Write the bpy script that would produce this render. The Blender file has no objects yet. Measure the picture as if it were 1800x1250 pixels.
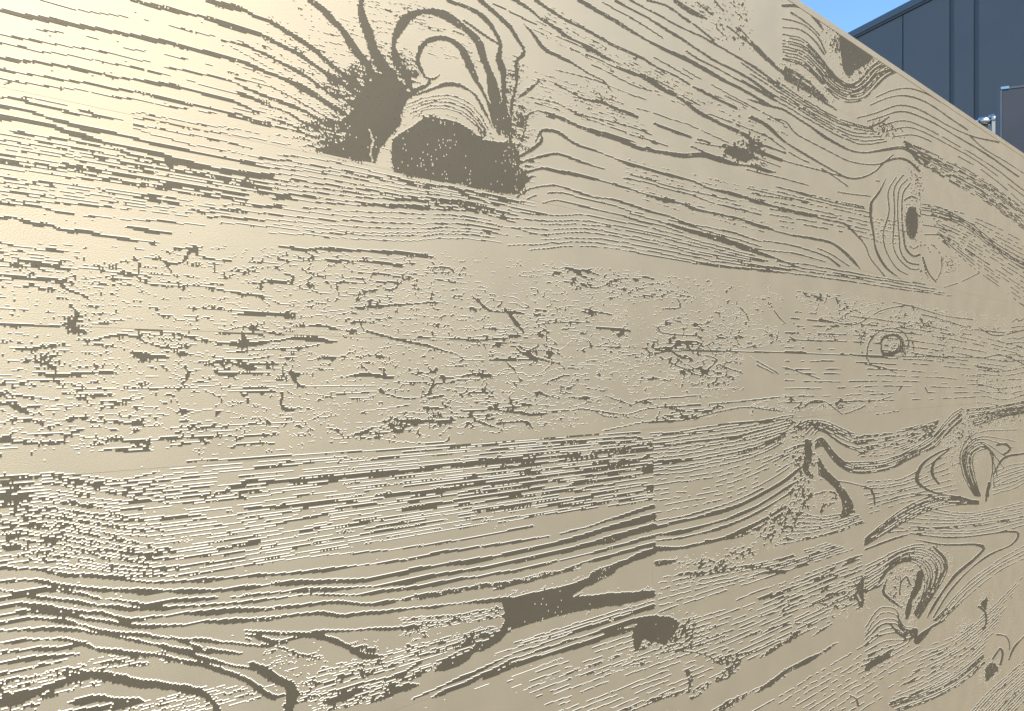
import bpy, math, time
import numpy as np

# ------------------------------------------------------------------ camera, sky, sun, exposure
scene = bpy.context.scene
EYE = 1.55
F_PX, CX, CY_H = 1300.0, 900.0, 658.0          # focal length and horizon row of an 1800 x 1250 frame
cam_data = bpy.data.cameras.new("camera")
cam = bpy.data.objects.new("camera", cam_data)
scene.collection.objects.link(cam)
cam.location = (0, 0, EYE)
cam.rotation_euler = (math.radians(90), 0, 0)   # looks along +Y, level
cam_data.sensor_fit = 'HORIZONTAL'
cam_data.sensor_width = 36.0
cam_data.lens = 36.0 * F_PX / 1800.0
cam_data.shift_y = (CY_H - 625.0) / 1800.0      # rising lens: the horizon sits a little below centre
cam_data.clip_start = 0.02
cam_data.clip_end = 3000
scene.camera = cam

D_WALL = 0.70                                   # distance from the lens to the wall's plane
TH = math.atan((2370.0 - CX) / F_PX)            # wall direction, right of the view axis
SDIR = np.array([math.sin(TH), math.cos(TH)])   # along the wall, away from the camera
NDIR = np.array([math.cos(TH), -math.sin(TH)])  # out of the wall, towards the camera

SUN_EL, SUN_LEFT = 47.0, 12.0                   # elevation, degrees left of the wall's normal
b = math.radians(SUN_LEFT)
sh = NDIR * math.cos(b) - SDIR * math.sin(b)
SUN_AZ = math.atan2(sh[0], sh[1])
world = bpy.data.worlds.new("World")
scene.world = world
world.use_nodes = True
wn = world.node_tree
bg = wn.nodes["Background"]
sky = wn.nodes.new("ShaderNodeTexSky")
sky.sky_type = 'NISHITA'
sky.sun_disc = False
sky.sun_elevation = math.radians(SUN_EL)
sky.sun_rotation = SUN_AZ
sky.air_density = 1.5
sky.dust_density = 0.0
sky.ozone_density = 10.0
wn.links.new(sky.outputs[0], bg.inputs[0])
bg.inputs[1].default_value = 0.15
sun_data = bpy.data.lights.new("sun", 'SUN')
sun_data.energy = 3.55
sun_data.angle = math.radians(0.53)
sun_data.color = (1.0, 0.905, 0.735)
sun = bpy.data.objects.new("sun", sun_data)
scene.collection.objects.link(sun)
e = math.radians(SUN_EL)
from mathutils import Vector, Matrix
sv = Vector((sh[0] * math.cos(e), sh[1] * math.cos(e), math.sin(e)))
sun.rotation_euler = sv.to_track_quat('Z', 'Y').to_euler()
sun.location = (0, 0, 20)
scene.view_settings.view_transform = 'Standard'
scene.view_settings.look = 'None'
scene.view_settings.exposure = 0.85
scene.view_settings.gamma = 1.0
scene.view_settings.use_curve_mapping = False

# ------------------------------------------------------------------ helpers
COL = scene.collection

def link(o, parent=None):
    COL.objects.link(o)
    if parent is not None:
        o.parent = parent
    return o

def tag(o, label, cat, group=None):
    o["label"] = label
    o["category"] = cat
    if group:
        o["group"] = group
    return o

def empty(name, loc, rz=0.0):
    o = bpy.data.objects.new(name, None)
    o.empty_display_size = 0.1
    o.location = loc
    o.rotation_euler = (0, 0, rz)
    return link(o)

def mesh_np(name, verts, polys, mats, mat_idx=None):
    """verts (N,3); polys list of (M,k) index arrays; mat_idx list of arrays"""
    me = bpy.data.meshes.new(name)
    verts = np.asarray(verts, np.float32)
    me.vertices.add(len(verts))
    me.vertices.foreach_set("co", verts.ravel())
    loops = np.concatenate([p.ravel() for p in polys]).astype(np.int32)
    totals = np.concatenate([np.full(len(p), p.shape[1], np.int32) for p in polys])
    starts = np.concatenate([[0], np.cumsum(totals)[:-1]]).astype(np.int32)
    me.loops.add(len(loops))
    me.loops.foreach_set("vertex_index", loops)
    me.polygons.add(len(totals))
    me.polygons.foreach_set("loop_start", starts)
    me.polygons.foreach_set("loop_total", totals)
    for m in mats:
        me.materials.append(m)
    if mat_idx is not None:
        me.polygons.foreach_set("material_index", np.concatenate(mat_idx).astype(np.int32))
    me.polygons.foreach_set('use_smooth', np.zeros(len(totals), bool))
    me.update(calc_edges=True)
    me.validate()
    return me

def box_me(name, boxes, mat, bevel=0.0):
    """one mesh out of axis-aligned boxes (x0,y0,z0,x1,y1,z1)"""
    import bmesh
    bm = bmesh.new()
    for (x0, y0, z0, x1, y1, z1) in boxes:
        r = bmesh.ops.create_cube(bm, size=1.0)
        for v in r["verts"]:
            v.co = ((x0 + x1) / 2 + v.co.x * (x1 - x0), (y0 + y1) / 2 + v.co.y * (y1 - y0), (z0 + z1) / 2 + v.co.z * (z1 - z0))
    if bevel > 0:
        bmesh.ops.bevel(bm, geom=list(bm.edges), offset=bevel, segments=2, affect='EDGES')
    me = bpy.data.meshes.new(name)
    bm.to_mesh(me)
    bm.free()
    me.materials.append(mat)
    return me

def box(name, b6, mat, parent=None, bevel=0.0):
    return link(bpy.data.objects.new(name, box_me(name, [b6], mat, bevel)), parent)

def lathe(name, prof, mat, parent=None, axis='Z', seg=28, loc=(0, 0, 0)):
    """prof: list of (radius, height) from bottom to top, closed at both ends"""
    n = len(prof)
    vs, fs = [], []
    for (r, h) in prof:
        for k in range(seg):
            a = 2 * math.pi * k / seg
            c, s_ = r * math.cos(a), r * math.sin(a)
            vs.append({'Z': (c, s_, h), 'X': (h, c, s_), 'Y': (s_, h, c)}[axis])
    for i in range(n - 1):
        for k in range(seg):
            fs.append((i * seg + k, i * seg + (k + 1) % seg, (i + 1) * seg + (k + 1) % seg, (i + 1) * seg + k))
    fs.append(tuple(range(seg))[::-1])
    fs.append(tuple((n - 1) * seg + k for k in range(seg)))
    me = bpy.data.meshes.new(name)
    me.from_pydata(vs, [], fs)
    me.materials.append(mat)
    me.polygons.foreach_set("use_smooth", [len(p.vertices) == 4 for p in me.polygons])
    me.set_sharp_from_angle(angle=math.radians(35))
    o = bpy.data.objects.new(name, me)
    o.location = loc
    return link(o, parent)

# ------------------------------------------------------------------ materials
def mat_paint(name, col, rough, metallic=0.0, spec=0.5, var=0.06, scale=900.0, bump=0.02, coarse=14.0, cvar=0.05,
              rvar=0.06, speck=0.0, coat=0.0, tint=None):
    m = bpy.data.materials.new(name)
    m.use_nodes = True
    nt = m.node_tree
    N, L = nt.nodes, nt.links
    bs = N["Principled BSDF"]
    bs.inputs["Metallic"].default_value = metallic
    bs.inputs["Specular IOR Level"].default_value = spec
    if tint:
        bs.inputs["Specular Tint"].default_value = (*tint, 1)
    if coat:
        bs.inputs["Coat Weight"].default_value = coat
        bs.inputs["Coat Roughness"].default_value = 0.25
    tc = N.new("ShaderNodeTexCoord")
    n1 = N.new("ShaderNodeTexNoise"); n1.inputs["Scale"].default_value = scale; n1.inputs["Detail"].default_value = 3
    n2 = N.new("ShaderNodeTexNoise"); n2.inputs["Scale"].default_value = coarse; n2.inputs["Detail"].default_value = 5
    L.new(tc.outputs["Object"], n1.inputs["Vector"]); L.new(tc.outputs["Object"], n2.inputs["Vector"])
    def rng(src, lo, hi):
        r = N.new("ShaderNodeMapRange")
        r.inputs["From Min"].default_value = 0.25; r.inputs["From Max"].default_value = 0.75
        r.inputs["To Min"].default_value = lo; r.inputs["To Max"].default_value = hi
        L.new(src, r.inputs["Value"])
        return r.outputs[0]
    a = N.new("ShaderNodeMath"); a.operation = 'MULTIPLY'
    L.new(rng(n1.outputs["Fac"], 1 - var, 1 + var), a.inputs[0]); L.new(rng(n2.outputs["Fac"], 1 - cvar, 1 + cvar), a.inputs[1])
    val = a.outputs[0]
    if speck > 0:
        vo = N.new("ShaderNodeTexVoronoi"); vo.inputs["Scale"].default_value = 120.0
        L.new(tc.outputs["Object"], vo.inputs["Vector"])
        r = N.new("ShaderNodeMapRange"); r.inputs["From Min"].default_value = 0.07; r.inputs["From Max"].default_value = 0.12
        r.inputs["To Min"].default_value = 1 - speck; r.inputs["To Max"].default_value = 1.0
        L.new(vo.outputs["Distance"], r.inputs["Value"])
        a2 = N.new("ShaderNodeMath"); a2.operation = 'MULTIPLY'
        L.new(val, a2.inputs[0]); L.new(r.outputs[0], a2.inputs[1]); val = a2.outputs[0]
    vm = N.new("ShaderNodeVectorMath"); vm.operation = 'SCALE'
    vm.inputs[0].default_value = col
    L.new(val, vm.inputs["Scale"])
    L.new(vm.outputs[0], bs.inputs["Base Color"])
    L.new(rng(n2.outputs["Fac"], rough - rvar, rough + rvar), bs.inputs["Roughness"])
    if bump > 0:
        bp = N.new("ShaderNodeBump"); bp.inputs["Strength"].default_value = bump; bp.inputs["Distance"].default_value = 0.001
        L.new(n1.outputs["Fac"], bp.inputs["Height"]); L.new(bp.outputs[0], bs.inputs["Normal"])
    return m

M_CREAM = mat_paint("cream_coat", (0.61, 0.512, 0.358), 0.61, metallic=0.85, rvar=0.012, var=0.09, bump=0.25, cvar=0.03)
M_DARK = mat_paint("taupe_coat", (0.158, 0.132, 0.089), 0.62, metallic=0.65, rvar=0.02, var=0.09, bump=0.25, cvar=0.05, speck=0.35)
M_RIM_LIT = mat_paint("rim_highlight_paint", (0.86, 0.81, 0.68), 0.45, metallic=0.4, var=0.04, bump=0.0, cvar=0.02)  # sun highlight painted in: paler cream for the upward rims of the grain
M_CLAD = mat_paint("blue_grey_cladding", (0.172, 0.158, 0.145), 0.5, metallic=0.1, var=0.03, scale=60, bump=0.05, coarse=1.2, cvar=0.10)
M_JOINT = mat_paint("dark_joint", (0.118, 0.115, 0.115), 0.6, var=0.05, scale=40, coarse=2)
M_CAP = mat_paint("parapet_metal", (0.15, 0.16, 0.165), 0.45, metallic=0.3, var=0.04, scale=40, coarse=2)
M_CAB = mat_paint("charcoal_panel", (0.034, 0.036, 0.044), 0.45, var=0.05, scale=150, bump=0.05, coarse=5, cvar=0.10, speck=0.1)
M_ALU = mat_paint("aluminium_edge", (0.42, 0.43, 0.45), 0.35, metallic=0.8, var=0.04, scale=120)
M_EDGE = mat_paint("grey_edge_trim", (0.085, 0.09, 0.10), 0.45, metallic=0.4, var=0.04, scale=120)
M_STEEL = mat_paint("polished_steel", (0.42, 0.41, 0.40), 0.24, metallic=1.0, var=0.03, scale=90, bump=0.0)
M_GALV = mat_paint("galvanised_steel", (0.27, 0.265, 0.24), 0.5, metallic=0.5, var=0.12, scale=45, bump=0.05)
M_GROUND = mat_paint("asphalt", (0.075, 0.072, 0.068), 0.85, var=0.15, scale=60, bump=0.3, coarse=0.8, cvar=0.15)

# ------------------------------------------------------------------ ground
g = bpy.data.objects.new("ground", mesh_np("ground", [(-1500, -1500, 0), (1500, -1500, 0), (1500, 1500, 0), (-1500, 1500, 0)],
                                           [np.array([[0, 1, 2, 3]])], [M_GROUND]))
g["kind"] = "structure"
link(g)

# ------------------------------------------------------------------ the grain, drawn once on a sheet
# Every stroke is a vein of the grain, given at its place on the wall in the units of an 1800 x 1250 elevation
# sheet; the sheet is laid onto the wall's plane and cut into square cells below.
rng = np.random.default_rng(7)
OX, OY = 160, 120                                # sheet margins
SW, SH = 1800 + 2 * OX, 1250 + 2 * OY
SHEET = np.zeros((SH, SW), np.float32)           # solid veins
FLECK = np.zeros((SH, SW), np.float32)           # share of raised cells where the grain breaks up
CELL = 0.00128
KD = D_WALL / math.cos(TH) * F_PX                # depth at column x = KD / (2370 - x)

def cellpx(x):
    return CELL * F_PX * max(2370.0 - x, 300.0) / KD

def pts(s):
    return np.array([[float(q) for q in p.split(",")] for p in s.split()], float)

def smooth(P, step=7.0):
    if len(P) < 3:
        Q = P
        n = max(2, int(np.hypot(*(P[1] - P[0])) / step) + 1)
        t = np.linspace(0, 1, n)[:, None]
        return P[0] * (1 - t) + P[1] * t
    E = np.vstack([2 * P[0] - P[1], P, 2 * P[-1] - P[-2]])
    out = []
    for i in range(1, len(E) - 2):
        p0, p1, p2, p3 = E[i - 1], E[i], E[i + 1], E[i + 2]
        n = max(2, int(np.hypot(*(p2 - p1)) / step))
        t = (np.arange(n) / n)[:, None]
        out.append(0.5 * (2 * p1 + (p2 - p0) * t + (2 * p0 - 5 * p1 + 4 * p2 - p3) * t * t + (3 * p1 - p0 - 3 * p2 + p3) * t ** 3))
    out.append(P[-1:])
    return np.vstack(out)

def n1d(n, period, amp):
    k = int(n / period) + 3
    a = rng.normal(0, 1, k)
    return np.interp(np.arange(n) / period, np.arange(k), a) * amp

def draw(P, w, s, erase=False, wob=0.35, wvar=0.28, gap=0.0):
    P = smooth(np.asarray(P, float))
    n = len(P)
    T = np.gradient(P, axis=0)
    T /= np.maximum(np.hypot(T[:, 0], T[:, 1]), 1e-6)[:, None]
    cp = np.array([cellpx(x) for x in P[:, 0]])
    off = n1d(n, 4, 1) * cp * wob
    P = P + np.stack([-T[:, 1], T[:, 0]], 1) * off[:, None]
    w = w + (0.45 * cp if w > 4 else 0.0)
    W = np.maximum(w * np.clip(1 + n1d(n, 5, wvar), 0.45, 2.0), cp * np.interp(P[:, 0], [750, 1150, 1500], [1.0, 1.9, 2.6]))
    if w > 4.2 if np.isscalar(w) else w[0] > 4.2:
        k = np.arange(n)
        for dist, q in ((k, P[0]), (n - 1 - k, P[-1])):
            blunt = min(abs(q[0] - z) for z in (1149, 1377, 1520, 1617)) < 7 or q[0] < 4 or q[0] > 1796 or q[1] < 4 or q[1] > 1246
            if not blunt:
                W = np.maximum(W * np.clip(0.35 + dist / 4.0, 0, 1), cp * 0.98)
    S = np.full(n, s)
    if gap > 0:
        S = S * np.where(n1d(n, 3.0, 1) < -1.6 + gap * 2.4, 0.0, 1.0) if gap < 1 else S
    # taper the ends
    for i in range(n - 1):
        if S[i] <= 0:
            continue
        a, bb = P[i], P[i + 1]
        hw = 0.25 * (W[i] + W[i + 1])
        soft = max(0.9, hw * 0.35)
        m = hw + soft + 1
        x0 = int(max(0, min(a[0], bb[0]) + OX - m)); x1 = int(min(SW, max(a[0], bb[0]) + OX + m + 2))
        y0 = int(max(0, min(a[1], bb[1]) + OY - m)); y1 = int(min(SH, max(a[1], bb[1]) + OY + m + 2))
        if x1 <= x0 or y1 <= y0:
            continue
        X = np.arange(x0, x1)[None, :] - OX - a[0]
        Y = np.arange(y0, y1)[:, None] - OY - a[1]
        dx, dy = bb - a
        t = np.clip((X * dx + Y * dy) / max(dx * dx + dy * dy, 1e-6), 0, 1)
        d = np.hypot(X - t * dx, Y - t * dy)
        v = S[i] * np.clip((hw - d) / soft + 0.5, 0, 1)
        R = SHEET[y0:y1, x0:x1]
        Q = FLECK[y0:y1, x0:x1]
        if erase:
            R *= 1 - v
            Q *= 1 - v
        elif s < 0.9:
            np.maximum(Q, v, out=Q)
        else:
            np.maximum(R, v, out=R)

def inside(P):
    x0 = int(max(0, P[:, 0].min() + OX - 16)); x1 = int(min(SW, P[:, 0].max() + OX + 17))
    y0 = int(max(0, P[:, 1].min() + OY - 16)); y1 = int(min(SH, P[:, 1].max() + OY + 17))
    X, Y = np.meshgrid(np.arange(x0, x1) - OX + 0.5, np.arange(y0, y1) - OY + 0.5)
    c = np.zeros(X.shape, bool)
    n = len(P)
    for i in range(n):
        xa, ya = P[i]; xb, yb = P[(i + 1) % n]
        if ya == yb:
            continue
        hit = ((ya > Y) != (yb > Y)) & (X < (xb - xa) * (Y - ya) / (yb - ya) + xa)
        c ^= hit
    return (slice(y0, y1), slice(x0, x1)), c

def blur(A, k):
    for _ in range(2):
        c = np.cumsum(np.pad(A, ((k + 1, k), (0, 0)), mode='edge'), 0); A = (c[2 * k + 1:] - c[:-2 * k - 1]) / (2 * k + 1)
        c = np.cumsum(np.pad(A, ((0, 0), (k + 1, k)), mode='edge'), 1); A = (c[:, 2 * k + 1:] - c[:, :-2 * k - 1]) / (2 * k + 1)
    return A

EDGES = (450, 900, 1350)

def carry_on(L, lo, hi):
    """let a vein run on (or stop short) a little where the drawing was stitched"""
    for end in (0, -1):
        if min(abs(L[end, 0] - q) for q in EDGES) < 8:
            d = rng.uniform(lo, hi)
            a = L[end]; b_ = L[1 if end == 0 else -2] if len(L) < 12 else L[5 if end == 0 else -6]
            t = (a - b_) / max(np.hypot(*(a - b_)), 1e-6)
            if d > 0:
                n_ = a + t * d
                L = np.vstack([n_[None], L]) if end == 0 else np.vstack([L, n_[None]])
            elif len(L) > 30:
                k_ = int(-d / 8)
                L = L[k_:] if end == 0 else L[:len(L) - k_]
    return L

def run_art(txt, ws=1.0):
    for ln in txt.strip().splitlines():
        ln = ln.split("#")[0].strip()
        if not ln:
            continue
        f = [q.strip() for q in ln.split("|")]
        h = f[0].split()
        k = h[0]
        if k == "s":                                     # one vein: width, strength
            draw(carry_on(pts(f[1]), 8, 40), float(h[1]) * ws, float(h[2]) if len(h) > 2 else 1.0)
        elif k == "g":                                   # a broken vein
            draw(carry_on(pts(f[1]), 8, 40), float(h[1]) * ws, float(h[2]) if len(h) > 2 else 1.0, gap=float(h[3]) if len(h) > 3 else 0.35)
        elif k == "e":
            draw(pts(f[1]), float(h[1]), float(h[2]) if len(h) > 2 else 1.0, erase=True)
        elif k == "p" or k == "q":                       # solid or speckled patch
            sl, c = inside(pts(f[1]))
            v = blur(c.astype(np.float32), 3 if k == "p" else 8) * float(h[1])
            S_ = SHEET if k == "p" else FLECK
            np.maximum(S_[sl], v, out=S_[sl])
            if k == "p":
                np.maximum(FLECK[sl], blur(c.astype(np.float32), 7) * 0.8, out=FLECK[sl])
        elif k in "bB":                                   # a bundle of veins between two guides: n, width, strength, gap
            A, B = smooth(pts(f[1]), 5), smooth(pts(f[2]), 5)
            m = 60
            def rs(P):
                d = np.concatenate([[0], np.cumsum(np.hypot(*np.diff(P, axis=0).T))])
                t = np.linspace(0, d[-1], m)
                return np.stack([np.interp(t, d, P[:, 0]), np.interp(t, d, P[:, 1])], 1)
            A, B = rs(A), rs(B)
            n = int(h[1]); n = int(round(n * 1.35)) if n >= 5 and k == "b" else n; w = float(h[2]) * 0.9; s = float(h[3]); gp = float(h[4]) if len(h) > 4 else 0.25
            for i in range(n):
                u = (i + rng.uniform(0.38, 0.62)) / n
                uu = u + n1d(m, 14, 0.11 / n)
                L = A * (1 - uu[:, None]) + B * uu[:, None]
                wi = w * rng.uniform(0.6, 1.35)
                L = carry_on(L, -60, 70)
                m_ = len(L); BA_ = (B - A)[np.clip(np.arange(m_), 0, m - 1)]
                # split into a few runs so that veins begin and end
                cuts = sorted(rng.uniform(0, m_, rng.integers(0, 3)).astype(int))
                c0 = 0
                for c1 in list(cuts) + [m_]:
                    if c1 - c0 >= 4:
                        j = rng.uniform(-0.12, 0.12) / n
                        draw(L[c0:c1] + BA_[c0:c1] * j, wi * rng.uniform(0.75, 1.2), (s * rng.uniform(0.85, 1.1) if s < 0.9 else 1.0), gap=gp)
                    c0 = c1

ART_B = """
# board B, left: veins running into the big knot
s 2.5 | 70,0 140,18 190,25 225,30
g 2.5 1 .4 | 230,31 300,46 345,58 380,65
s 3 | 388,70 420,78 450,88
s 7 | 0,17 40,26 110,38 170,50 230,62 280,72 330,85 400,100 450,119
s 7 | 365,0 395,8 430,18 450,29 477,39 520,65 550,85 575,108 610,135 640,160
s 7 | 232,0 262,8 300,17 345,27 385,37 420,50 450,58 485,75 520,93 545,110 575,130 605,150 640,172
s 5 | 452,88 472,98 500,112 515,120 540,135 570,158 600,180
s 8.5 | 450,119 482,133 515,145 542,160 562,172 590,190 612,203
s 2.5 | 450,146 482,155 500,163 540,185 590,215
g 2 1 .4 | 65,50 90,55 150,63 200,78 255,88
g 2 1 .4 | 290,95 330,105 370,114
g 2.5 1 .3 | 400,126 430,133 450,138
s 3 | 0,60 60,70 120,81 180,90 225,100 265,109
g 3 1 .2 | 290,118 335,125 390,137 420,147 450,160
s 4.5 | 450,162 482,175 512,185 545,200 570,218 597,232
g 3 1 .15 | 0,76 40,82 65,88 110,95 150,103 190,111 205,113 240,120 300,132 345,144
g 3 1 .3 | 350,148 400,160 450,174
s 5 | 450,175 485,190 508,200 530,213 560,228
s 6 | 0,100 30,105 60,108 100,115 150,122 190,131 240,140 290,149 330,157 370,167 410,178 432,186 445,193
s 5 | 0,122 40,128 100,138 150,145 200,155 245,163 290,173 330,182 380,193 420,202 450,210
g 3 1 .15 | 450,200 485,210 515,220 530,228
g 3.5 1 .15 | 450,217 500,224 535,234
g 3.5 1 .1 | 0,138 50,146 100,153 140,158 200,170 240,175 300,187 350,195 400,203 450,215
s 7 | 8,146 30,140
s 4.5 | 0,170 30,173 60,183 90,187 130,198 180,205 215,210
g 3 1 .2 | 40,170 80,176 115,184
g 3 1 .3 | 130,190 185,203
s 4.5 | 0,185 45,195 75,203 110,213 140,222 165,228 210,236 250,247 290,256 340,267 400,278 450,290
s 6 | 0,205 50,213 95,222 115,230 150,240 175,248 200,254 240,262 280,271 310,280 340,287 380,297 430,305 480,312
B 4 3.6 1 .1 | 235,192 300,203 450,226 | 235,232 300,248 450,282
B 9 3.8 1 .06 | 0,222 150,250 300,285 450,310 | 0,300 150,318 300,338 450,362
B 6 2.8 1 .35 | 0,308 150,325 300,345 450,366 | 0,352 150,362 300,378 450,390
g 4 1 .2 | 0,357 60,362 100,372 130,374
g 3 1 .3 | 140,378 200,383 300,390 360,396
s 8 | 0,382 28,382
g 5 1 .1 | 28,383 60,392 90,395 105,402 150,406 190,413 240,423 280,428
g 6 1 .25 | 225,398 260,405 300,410
# short hatching between the veins that enter the knot
b 9 2.2 .7 .55 | 455,100 520,135 600,195 | 455,240 520,245 590,255
b 10 2.2 .62 .6 | 470,20 560,80 640,150 | 455,100 530,140 610,195
b 9 2 .6 .6 | 520,0 600,20 690,40 | 560,110 620,120 700,140
b 5 2 .6 .55 | 660,20 690,22 715,26 | 655,80 680,95 700,105
b 6 1.8 .55 .55 | 735,40 800,52 850,80 | 742,95 800,110 840,130
b 5 1.8 .6 .5 | 640,0 720,5 800,20 | 650,30 700,40 740,45
# the big knot: arches, pools, slivers
s 10 | 545,0 567,15 585,37 605,57 620,82 640,107 660,132 680,155
s 15 | 635,0 637,27 647,55 655,82 667,107 682,130 697,155
s 12 | 722,155 712,130 697,107 692,75 702,47 720,27 745,20 770,22 800,35 825,55 842,75 850,100 862,130 870,170 880,205 890,238
s 10 | 747,133 735,112 737,90 750,72 775,66 795,72 812,87 822,110 835,137 850,162 865,200 878,235
s 5 | 745,132 760,138 772,131
s 6 | 760,136 750,150 725,163 705,175
s 5.5 | 712,172 750,160 782,148 807,150 832,165 850,190 865,225
B 5 2.2 1 .05 | 712,180 750,168 790,164 820,175 845,200 862,235 | 725,208 752,195 785,195 815,208 838,228 848,242
s 6.5 | 787,0 825,15 850,32 870,55 880,80 877,100 885,130 885,175 890,205 892,240
s 6 | 842,0 870,22 895,47 907,68 918,84 918,95 907,107 908,140 901,175 896,213 898,250
g 4 1 .1 | 815,35 850,60 875,75
s 6 | 918,85 922,95 910,108
q .62 | 880,150 905,100 925,110 915,160 940,200 930,250 945,290 935,330 905,345 890,250
q .86 | 560,150 620,110 700,90 740,120 720,180 700,215 620,200
q .78 | 520,215 600,200 640,230 620,285 540,262
p 1 | 692,237 715,217 745,206 765,205 800,212 825,226 845,243 875,250 900,248 914,268 912,290 927,305 930,318 910,343 900,343 850,333 792,322 715,309 690,300 687,270
p 1 | 625,168 650,150 675,140 700,150 716,150 716,180 704,200 707,217 687,240 667,262 662,287 632,284 605,277 570,268 545,264 570,258 600,248 612,232 590,222 605,205 622,192
e 5.5 .95 | 650,226 655,245 651,262 655,288
e 4 .9 | 665,290 672,268 684,246
e 4 .8 | 672,292 682,270 685,250
e 3 .8 | 680,292 686,272
e 5 .95 | 690,242 712,223 737,207
e 3 .8 | 706,215 712,195 722,190
# right of the knot
s 6.5 | 907,0 930,15 950,32 975,47 1000,65 1025,78 1050,92 1080,108
s 5.5 | 1083,115 1112,128 1142,142 1170,160 1200,175 1225,195 1262,215 1305,235 1325,250 1350,258 1380,268
g 3.5 1 .2 | 900,22 920,32 942,42
g 3 1 .4 | 960,51 1000,66
g 4.5 1 .08 | 942,0 972,20 1000,38 1022,48 1050,62 1075,78 1100,89 1125,100 1150,115 1182,130 1212,148 1237,162 1262,175 1300,193 1325,210 1350,222
s 5.8 | 1017,0 1040,12 1070,30 1090,42 1120,60 1150,77 1175,90 1210,105 1245,125 1275,142 1310,160 1350,183
g 3 1 .3 | 1052,0 1075,12 1107,30 1140,50 1170,70 1200,85 1225,102 1260,120 1300,142 1350,170
s 4.5 | 1082,0 1112,17 1140,32 1170,52 1200,70 1225,85 1255,105 1287,122 1320,140 1350,162
s 4 | 1107,0 1150,22 1182,40 1212,55 1242,68 1287,95 1325,117 1350,135
g 4 1 .35 | 1137,0 1175,12 1200,30 1232,52
g 5 .9 .3 | 1187,0 1212,18 1242,32
g 4 .9 .3 | 1225,3 1262,35 1290,55 1310,72
g 4 .9 .3 | 1160,2 1190,22 1230,50 1255,70
q .55 | 1288,0 1312,0 1314,46 1298,44
q .34 | 1200,0 1290,0 1330,90 1260,70
g 3 .9 .3 | 1255,0 1265,12 1272,18
s 9 | 935,60 950,80
g 6 1 .12 | 920,42 937,60 950,80 965,92 977,96 1000,107 1035,130 1060,142 1075,160
s 2 | 977,122 1035,137 1075,152 1135,174
g 4 1 .25 | 945,138 975,147 1025,173 1060,181 1100,197 1150,217 1200,236 1247,250
g 2.6 1 .1 | 927,170 980,182 1025,202 1080,215 1115,225 1145,237
s 7 | 913,170 930,157 945,145
s 9 | 945,140 953,148
q .42 | 1010,140 1070,150 1100,185 1040,185
s 6.5 | 945,193 985,207 1025,225 1060,236 1095,248 1125,260 1165,268 1200,273 1232,272 1262,279 1290,288 1325,293 1350,300
s 5 | 945,193 926,203 922,225 908,262
s 5 | 942,250 950,232 960,229 980,233 1005,250 1040,263 1075,277 1115,290 1150,300 1187,310 1222,320 1250,332 1287,340 1312,347 1350,360
s 7 | 950,232 952,246 940,258 925,268 908,278
s 4 | 908,289 945,277 977,270 1000,275 1025,285 1062,297
s 7 | 895,300 925,303 952,296 975,300 1005,305 1030,310 1060,318
g 5 1 .1 | 1060,318 1090,326 1115,334 1145,344 1175,352 1200,358
s 5.5 | 1195,356 1225,368 1250,374 1275,379 1300,384 1325,392 1350,401
s 4 | 910,347 932,332 962,327 982,327 1012,336 1040,345 1075,349 1112,361 1140,370 1175,380 1212,394 1250,400 1287,409 1337,424
g 3 1 .1 | 927,350 950,341 987,339 1025,349 1060,356 1100,368 1130,376
s 3 | 955,357 975,352 1000,356 1037,365 1090,377 1125,388 1162,396 1200,409
g 3 1 .12 | 1095,314 1130,319 1175,332 1200,337 1225,346 1255,356 1300,367 1337,377
s 3 | 1175,385 1225,400 1270,414 1300,422 1337,433
g 2 .9 .5 | 940,180 1010,200 1100,232 1180,258
g 2 .9 .5 | 960,205 1050,228 1150,262
g 2 .9 .45 | 970,60 1060,98 1150,140 1230,185
g 2 .9 .45 | 1030,95 1110,130 1190,165
g 2 .9 .45 | 1000,280 1100,305 1200,332 1300,355
g 2 .9 .4 | 1120,190 1200,215 1280,250
g 2 .9 .4 | 1150,100 1230,145 1320,190
g 2 .9 .4 | 1200,120 1280,165 1345,200
g 2 .9 .3 | 1245,200 1300,220 1350,240
g 2 .9 .3 | 1222,250 1290,262 1350,285
g 2.4 .9 .4 | 1040,113 1110,147 1145,160
b 7 1.8 .7 .55 | 930,120 1020,150 1100,180 | 955,190 1060,222 1160,258
b 7 1.7 .6 .55 | 960,0 1060,62 1180,130 1350,205 | 930,60 1020,100 1150,165 1350,262
b 7 1.7 .6 .55 | 1100,275 1200,300 1350,330 | 1100,345 1200,375 1350,415
p 1 | 1272,265 1282,255 1312,265 1320,280 1310,286 1285,275 1270,272
q .75 | 1265,255 1320,235 1345,258 1345,300 1312,292 1275,285
g 3 1 .2 | 1215,257 1262,278 1305,290
s 5 | 1318,240 1325,262 1345,270
# foot of board B, dense straight veins
B 10 3.4 1 .05 | 450,262 530,272 605,285 715,313 800,327 900,348 | 450,350 550,358 650,365 760,368 830,372 900,390
B 7 3.2 1 .12 | 450,352 550,362 650,370 760,374 830,378 900,394 | 450,412 520,416 600,424 700,428 800,422 900,430
g 4.5 1 .1 | 450,305 490,310 540,317
g 5 1 .25 | 483,432 530,438 560,436 620,440 680,443 760,452
B 8 2.2 1 .08 | 900,364 960,374 1025,374 1080,384 1150,398 1250,426 1350,453 | 900,446 1000,438 1060,438 1150,453 1250,471 1350,479
B 4 1.2 1 .1 | 1350,453 1420,463 1512,479 1620,497 | 1350,479 1450,492 1560,507 1680,524
b 5 2.2 .9 .3 | 1100,372 1200,404 1350,452 | 1200,400 1280,420 1350,448
"""

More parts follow.
